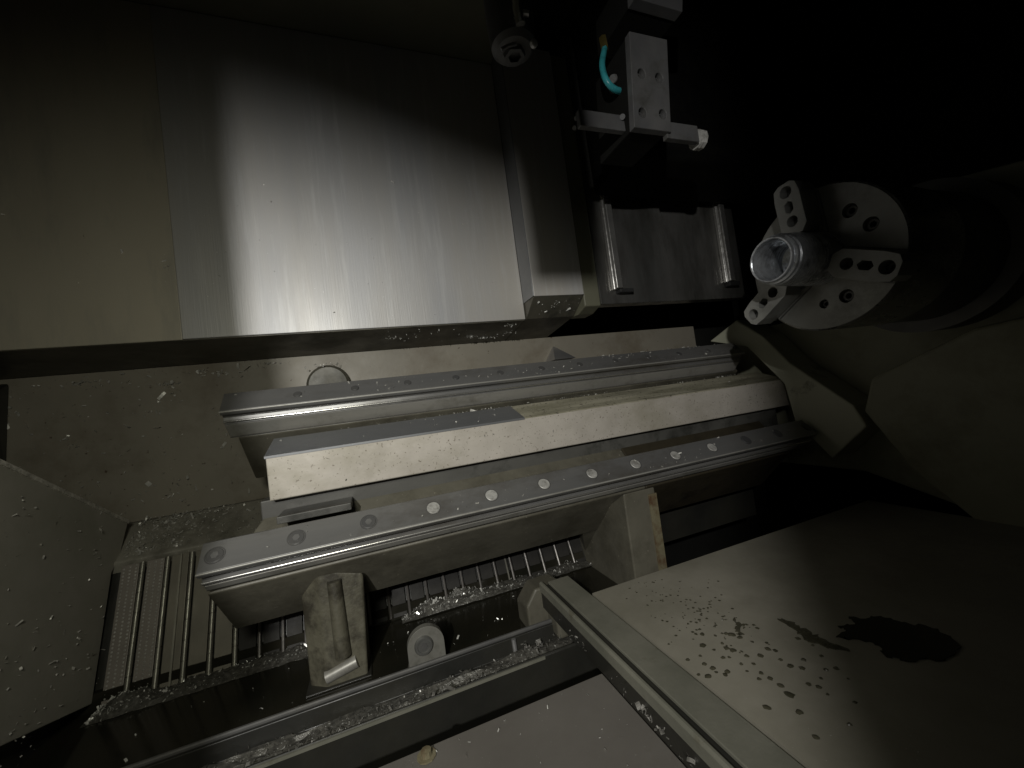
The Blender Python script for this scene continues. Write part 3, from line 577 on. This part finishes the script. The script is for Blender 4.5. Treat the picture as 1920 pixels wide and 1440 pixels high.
# round tool holder
th = thing("tool_holder", "dark round tool holder hanging at the top centre with bright fittings", "tool holder", (0.315, 0.62, 0.6))
tc = Vector((0.3127, 0.62, 0.625))
MB().lathe(tc, [(0.0, 0.0001), (0.0, 0.020), (0.002, 0.032), (0.010, 0.040), (0.05, 0.043), (0.16, 0.043)], 48, (0, 0, 1)).build("holder_body", M['steel_dark'], th, smooth=True)
MB().lathe(tc + Vector((0, 0, -0.008)), [(0.0, 0.012), (0.0, 0.019), (0.012, 0.021)], 6, (0, 0, 1)).build("collet_nut", M['steel_dark'], th)
MB().tube([pix(968, -10, Y=0.572), pix(970, 20, Y=0.572), pix(976, 46, Y=0.575)], 0.0085, 14).build("side_pipe", M['polish'], th, smooth=True)
MB().cyl(pix(992, 26, Y=0.570), pix(980, 24, Y=0.573), 0.005, n=10).build("pipe_fitting", M['steel'], th, smooth=True)
MB().lathe(pix(999, 84, Y=0.585), [(0, 0.007), (0.006, 0.007), (0.008, 0.004), (0.008, 0.0001)], 10, (0.2, -1, -0.2)).build("set_screw", M['bolt'], th, smooth=True)
MB().tube([pix(940, 93, Y=0.58), pix(952, 86, Y=0.577), pix(968, 82, Y=0.577)], 0.003, 8).build("lower_rim", M['steel'], th, smooth=True)

# ------------------------------------------------------------------ metal chips
def flake(mb, p, size, rnd):
    a = Vector((rnd.gauss(0, 1), rnd.gauss(0, 1), rnd.gauss(0, 1))).normalized(); b = a.orthogonal().normalized(); b.rotate(Matrix.Rotation(rnd.uniform(0, 6.28), 3, a))
    n = a.cross(b); L = size * rnd.uniform(0.6, 1.6); w = size * rnd.uniform(0.25, 0.7); curl = rnd.uniform(0.0, 0.7) * L
    k = 3; v = []
    for i in range(k + 1):
        t = i / k - 0.5
        c = p + b * L * t + n * curl * (0.25 - t * t)
        v += [c + a * w * 0.5, c - a * w * 0.5]
    mb.add(v, [(2 * i, 2 * i + 1, 2 * i + 3, 2 * i + 2) for i in range(k)])
def chips(name, quads, label, ma='chip', seed=1):
    """quads: list of (corner00, corner10, corner11, corner01, count, size, clumping, lift)"""
    rnd = random.Random(seed); mb = MB()
    for (a, b, c, d, n, size, clump, lift) in quads:
        a, b, c, d = map(Vector, (a, b, c, d)); nr = (b - a).cross(d - a).normalized()
        if nr.dot(-(a + c) / 2) < 0: nr = -nr
        cs = [(rnd.random(), rnd.random()) for _ in range(max(1, n // 25))]
        for _ in range(n):
            if rnd.random() < clump:
                q = rnd.choice(cs); u = min(1, max(0, q[0] + rnd.gauss(0, 0.03))); v = min(1, max(0, q[1] + rnd.gauss(0, 0.05)))
            else: u, v = rnd.random(), rnd.random()
            p = a.lerp(b, u).lerp(d.lerp(c, u), v) + nr * (0.0008 + rnd.random() * lift)
            flake(mb, p, size * rnd.lognormvariate(0, 0.5), rnd)
    return tag(mb.build(name, M[ma], None), label, "metal chips", kind='stuff')
yw = YW - 0.0005
chips("wall_chips", [((-0.70, yw, -0.14), (-0.27, yw, -0.14), (-0.27, yw, 0.16), (-0.70, yw, 0.16), 260, 0.0042, 0.45, 0.001),
                     ((-0.70, yw, 0.135), (-0.2, yw, 0.14), (-0.2, yw, 0.172), (-0.70, yw, 0.172), 130, 0.0050, 0.6, 0.003),
                     ((-0.16, 1.07, 0.142), (-0.06, 1.07, 0.142), (-0.07, 1.075, 0.152), (-0.14, 1.075, 0.152), 30, 0.003, 0.3, 0.002)],
      "bright metal chips stuck to the brown back wall left of the rails", ma='chip_mid', seed=3)
chips("panel_chips", [((-0.4995, 0.72, -0.40), (-0.4995, 0.95, -0.40), (-0.4995, 0.98, -0.13), (-0.4995, 0.72, 0.0), 190, 0.0026, 0.25, 0.001),
                      ((-0.499, 0.72, 0.034), (-0.499, 1.05, -0.146), (-0.510, 1.05, -0.143), (-0.510, 0.72, 0.038), 220, 0.0026, 0.2, 0.002)],
      "fine chips scattered over the grey left end panel and its rim", ma='chip_mid', seed=4)
chips("underside_chips", [((0.05, 0.94, 0.196), (0.40, 0.94, 0.196), (0.40, 1.06, 0.182), (0.05, 1.06, 0.182), 150, 0.0030, 0.75, -0.002),
                          ((0.41, 0.865, 0.235), (0.53, 0.865, 0.235), (0.53, 0.91, 0.206), (0.41, 0.91, 0.206), 40, 0.003, 0.3, -0.002)],
      "wet chips clinging under the stainless back guard", seed=5)
chips("sheet_chips", [((0.325, 0.925 - 0.006, 0.21), (-0.3, 0.919, 0.21), (-0.3, 0.919, 0.55), (0.37, 0.919, 0.55), 60, 0.0018, 0.1, 0.0005),
                      ((-0.34, 0.9205, 0.21), (-0.66, 0.9205, 0.21), (-0.66, 0.9205, 0.5), (-0.34, 0.9205, 0.5), 40, 0.0022, 0.2, 0.0005)],
      "tiny chips dotting the stainless guard sheet", seed=6)
chips("rail_chips", [((-0.25, 0.69, -0.183), (1.0, 0.69, -0.183), (1.0, 0.722, -0.151), (-0.25, 0.722, -0.151), 70, 0.0026, 0.3, 0.001),
                     ((-0.25, 0.857, 0.0515), (1.0, 0.857, 0.0515), (1.0, 0.889, 0.0835), (-0.25, 0.889, 0.0835), 110, 0.0026, 0.4, 0.001),
                     ((0.6, 0.9, 0.088), (1.05, 0.9, 0.088), (1.05, 1.05, 0.094), (0.6, 1.05, 0.094), 160, 0.004, 0.5, 0.006),
                     ((-0.17, 0.79, -0.037), (1.05, 0.79, -0.037), (1.05, 0.86, -0.0148), (-0.17, 0.86, -0.0148), 80, 0.0020, 0.3, 0.001),
                     ((-0.1, 0.866, -0.0145), (1.05, 0.866, -0.0145), (1.05, 0.892, -0.0145), (-0.1, 0.892, -0.0145), 150, 0.0022, 0.5, 0.002),
                     ((-0.17, 0.7775, -0.11), (1.05, 0.7775, -0.11), (1.05, 0.7775, -0.05), (-0.17, 0.7775, -0.05), 24, 0.0018, 0.1, 0.0004)],
      "chips lying along the two rails and the cream screw cover", ma='chip_mid', seed=7)
chips("ledge_chips", [((-0.495, 1.004, -0.208), (-0.25, 1.004, -0.208), (-0.25, 1.095, -0.159), (-0.495, 1.095, -0.159), 420, 0.0026, 0.4, 0.004),
                      ((-0.495, 1.075, -0.166), (-0.32, 1.075, -0.166), (-0.32, 1.098, -0.156), (-0.495, 1.098, -0.156), 260, 0.0026, 0.2, 0.006),
                      ((-0.495, 1.01, -0.205), (-0.41, 1.01, -0.205), (-0.43, 1.09, -0.162), (-0.495, 1.09, -0.162), 300, 0.0024, 0.3, 0.005)],
      "chips gathered on the casting ledge above the conveyor belt", ma='chip_mid', seed=8)

def pile(name, x0, x1, y0, y1, z0, h, label, seed, nfl, peak=None, ma='chip'):
    nx = max(8, int((x1 - x0) / 0.006)); ny = 7; v = []; f = []
    rnd = random.Random(seed)
    prof = lambda s, t: (math.sin(math.pi * min(1, max(0, t))) ** 0.7) * (0.45 + 0.55 * noise.noise(Vector((s * 9 + seed, t * 3, seed)))) + 0.25 * math.sin(math.pi * t) * noise.noise(Vector((s * 40, t * 14, seed * 2)))
    for i in range(nx + 1):
        for j in range(ny + 1):
            s = i / nx; t = j / ny
            e = min(1, s * 8, (1 - s) * 8)
            pk = 1 if peak is None else (0.35 + 0.65 * math.exp(-((s - peak) / 0.18) ** 2))
            v.append((x0 + (x1 - x0) * s, y0 + (y1 - y0) * t + 0.004 * noise.noise(Vector((s * 20, seed, t * 4))), z0 + h * max(0.02, prof(s, t)) * e * pk))
    f = [(i * (ny + 1) + j, (i + 1) * (ny + 1) + j, (i + 1) * (ny + 1) + j + 1, i * (ny + 1) + j + 1) for i in range(nx) for j in range(ny)]
    o = tag(MB().add(v, f).build(name, M['chip_pile'], None, smooth=True), label, "chip pile", kind='stuff')
    mb = MB()
    for _ in range(nfl):
        if peak is not None and rnd.random() < 0.7:
            s = min(0.98, max(0.02, rnd.gauss(peak, 0.14))); i = int(s * nx)
        else: i = rnd.randrange(nx)
        j = rnd.randrange(1, ny)
        q = Vector(v[i * (ny + 1) + j]).lerp(Vector(v[(i + 1) * (ny + 1) + j]), rnd.random()); q.y += rnd.uniform(-.5, .5) * (y1 - y0) / ny; q.z += rnd.random() * 0.003
        flake(mb, q, 0.0028 * rnd.lognormvariate(0, 0.45), rnd)
    mb.build("loose_chips", M[ma], o)['kind'] = 'stuff'
    return o
pile("chip_heap", -0.495, -0.13, 0.865, 0.925, -0.43, 0.042, "ridge of wet chips heaped at the foot of the belt by the end panel", 11, 420, peak=0.05)
pile("chip_heap", 0.01, 0.47, 0.875, 0.93, -0.428, 0.040, "glittering chip heap below the ribbed belt beside the strut", 12, 620, peak=0.22)
pile("chip_heap", -0.35, 0.30, 0.636, 0.677, -0.438, 0.016, "dark chips packed in the drip channel behind its front lip", 13, 240, ma='chip_dirty')
chips("lip_chips", [((-0.7, 0.622, -0.421), (0.2, 0.622, -0.421), (0.2, 0.632, -0.423), (-0.7, 0.632, -0.423), 380, 0.0022, 0.35, 0.003)], "thin line of chips caught along the drip channel lip", ma='chip_dirty', seed=14)
chips("floor_chips", [((-0.1, 0.25, -0.3898), (0.25, 0.25, -0.3898), (0.25, 0.49, -0.3898), (-0.1, 0.49, -0.3898), 110, 0.0022, 0.1, 0.0008)], "tiny bright chips sprinkled over the front floor sheet", seed=15)
chips("track_chips", [((0.2555, 0.25, -0.385), (0.2555, 0.62, -0.385), (0.2555, 0.62, -0.366), (0.2555, 0.25, -0.366), 90, 0.0028, 0.3, 0.002),
                      ((0.19, 0.63, -0.42), (0.30, 0.63, -0.42), (0.30, 0.68, -0.43), (0.19, 0.68, -0.43), 60, 0.003, 0.4, 0.006)],
      "chips stuck along the dark side wall of the door track", ma='chip_dirty', seed=16)
chips("trough_chips", [((-0.4, 0.70, -0.4295), (0.4, 0.70, -0.4295), (0.4, 0.86, -0.4295), (-0.4, 0.86, -0.4295), 60, 0.002, 0.2, 0.001)], "few small chips lying on the black oil of the trough", seed=17)
tag(MB().box(0.222, 0.230, 0.66, 0.667, -0.43, -0.421).build("plastic_bit", M['bolt'], None, bevel=0.001), "tiny cream scrap lying in the tray near the door track", "scrap")
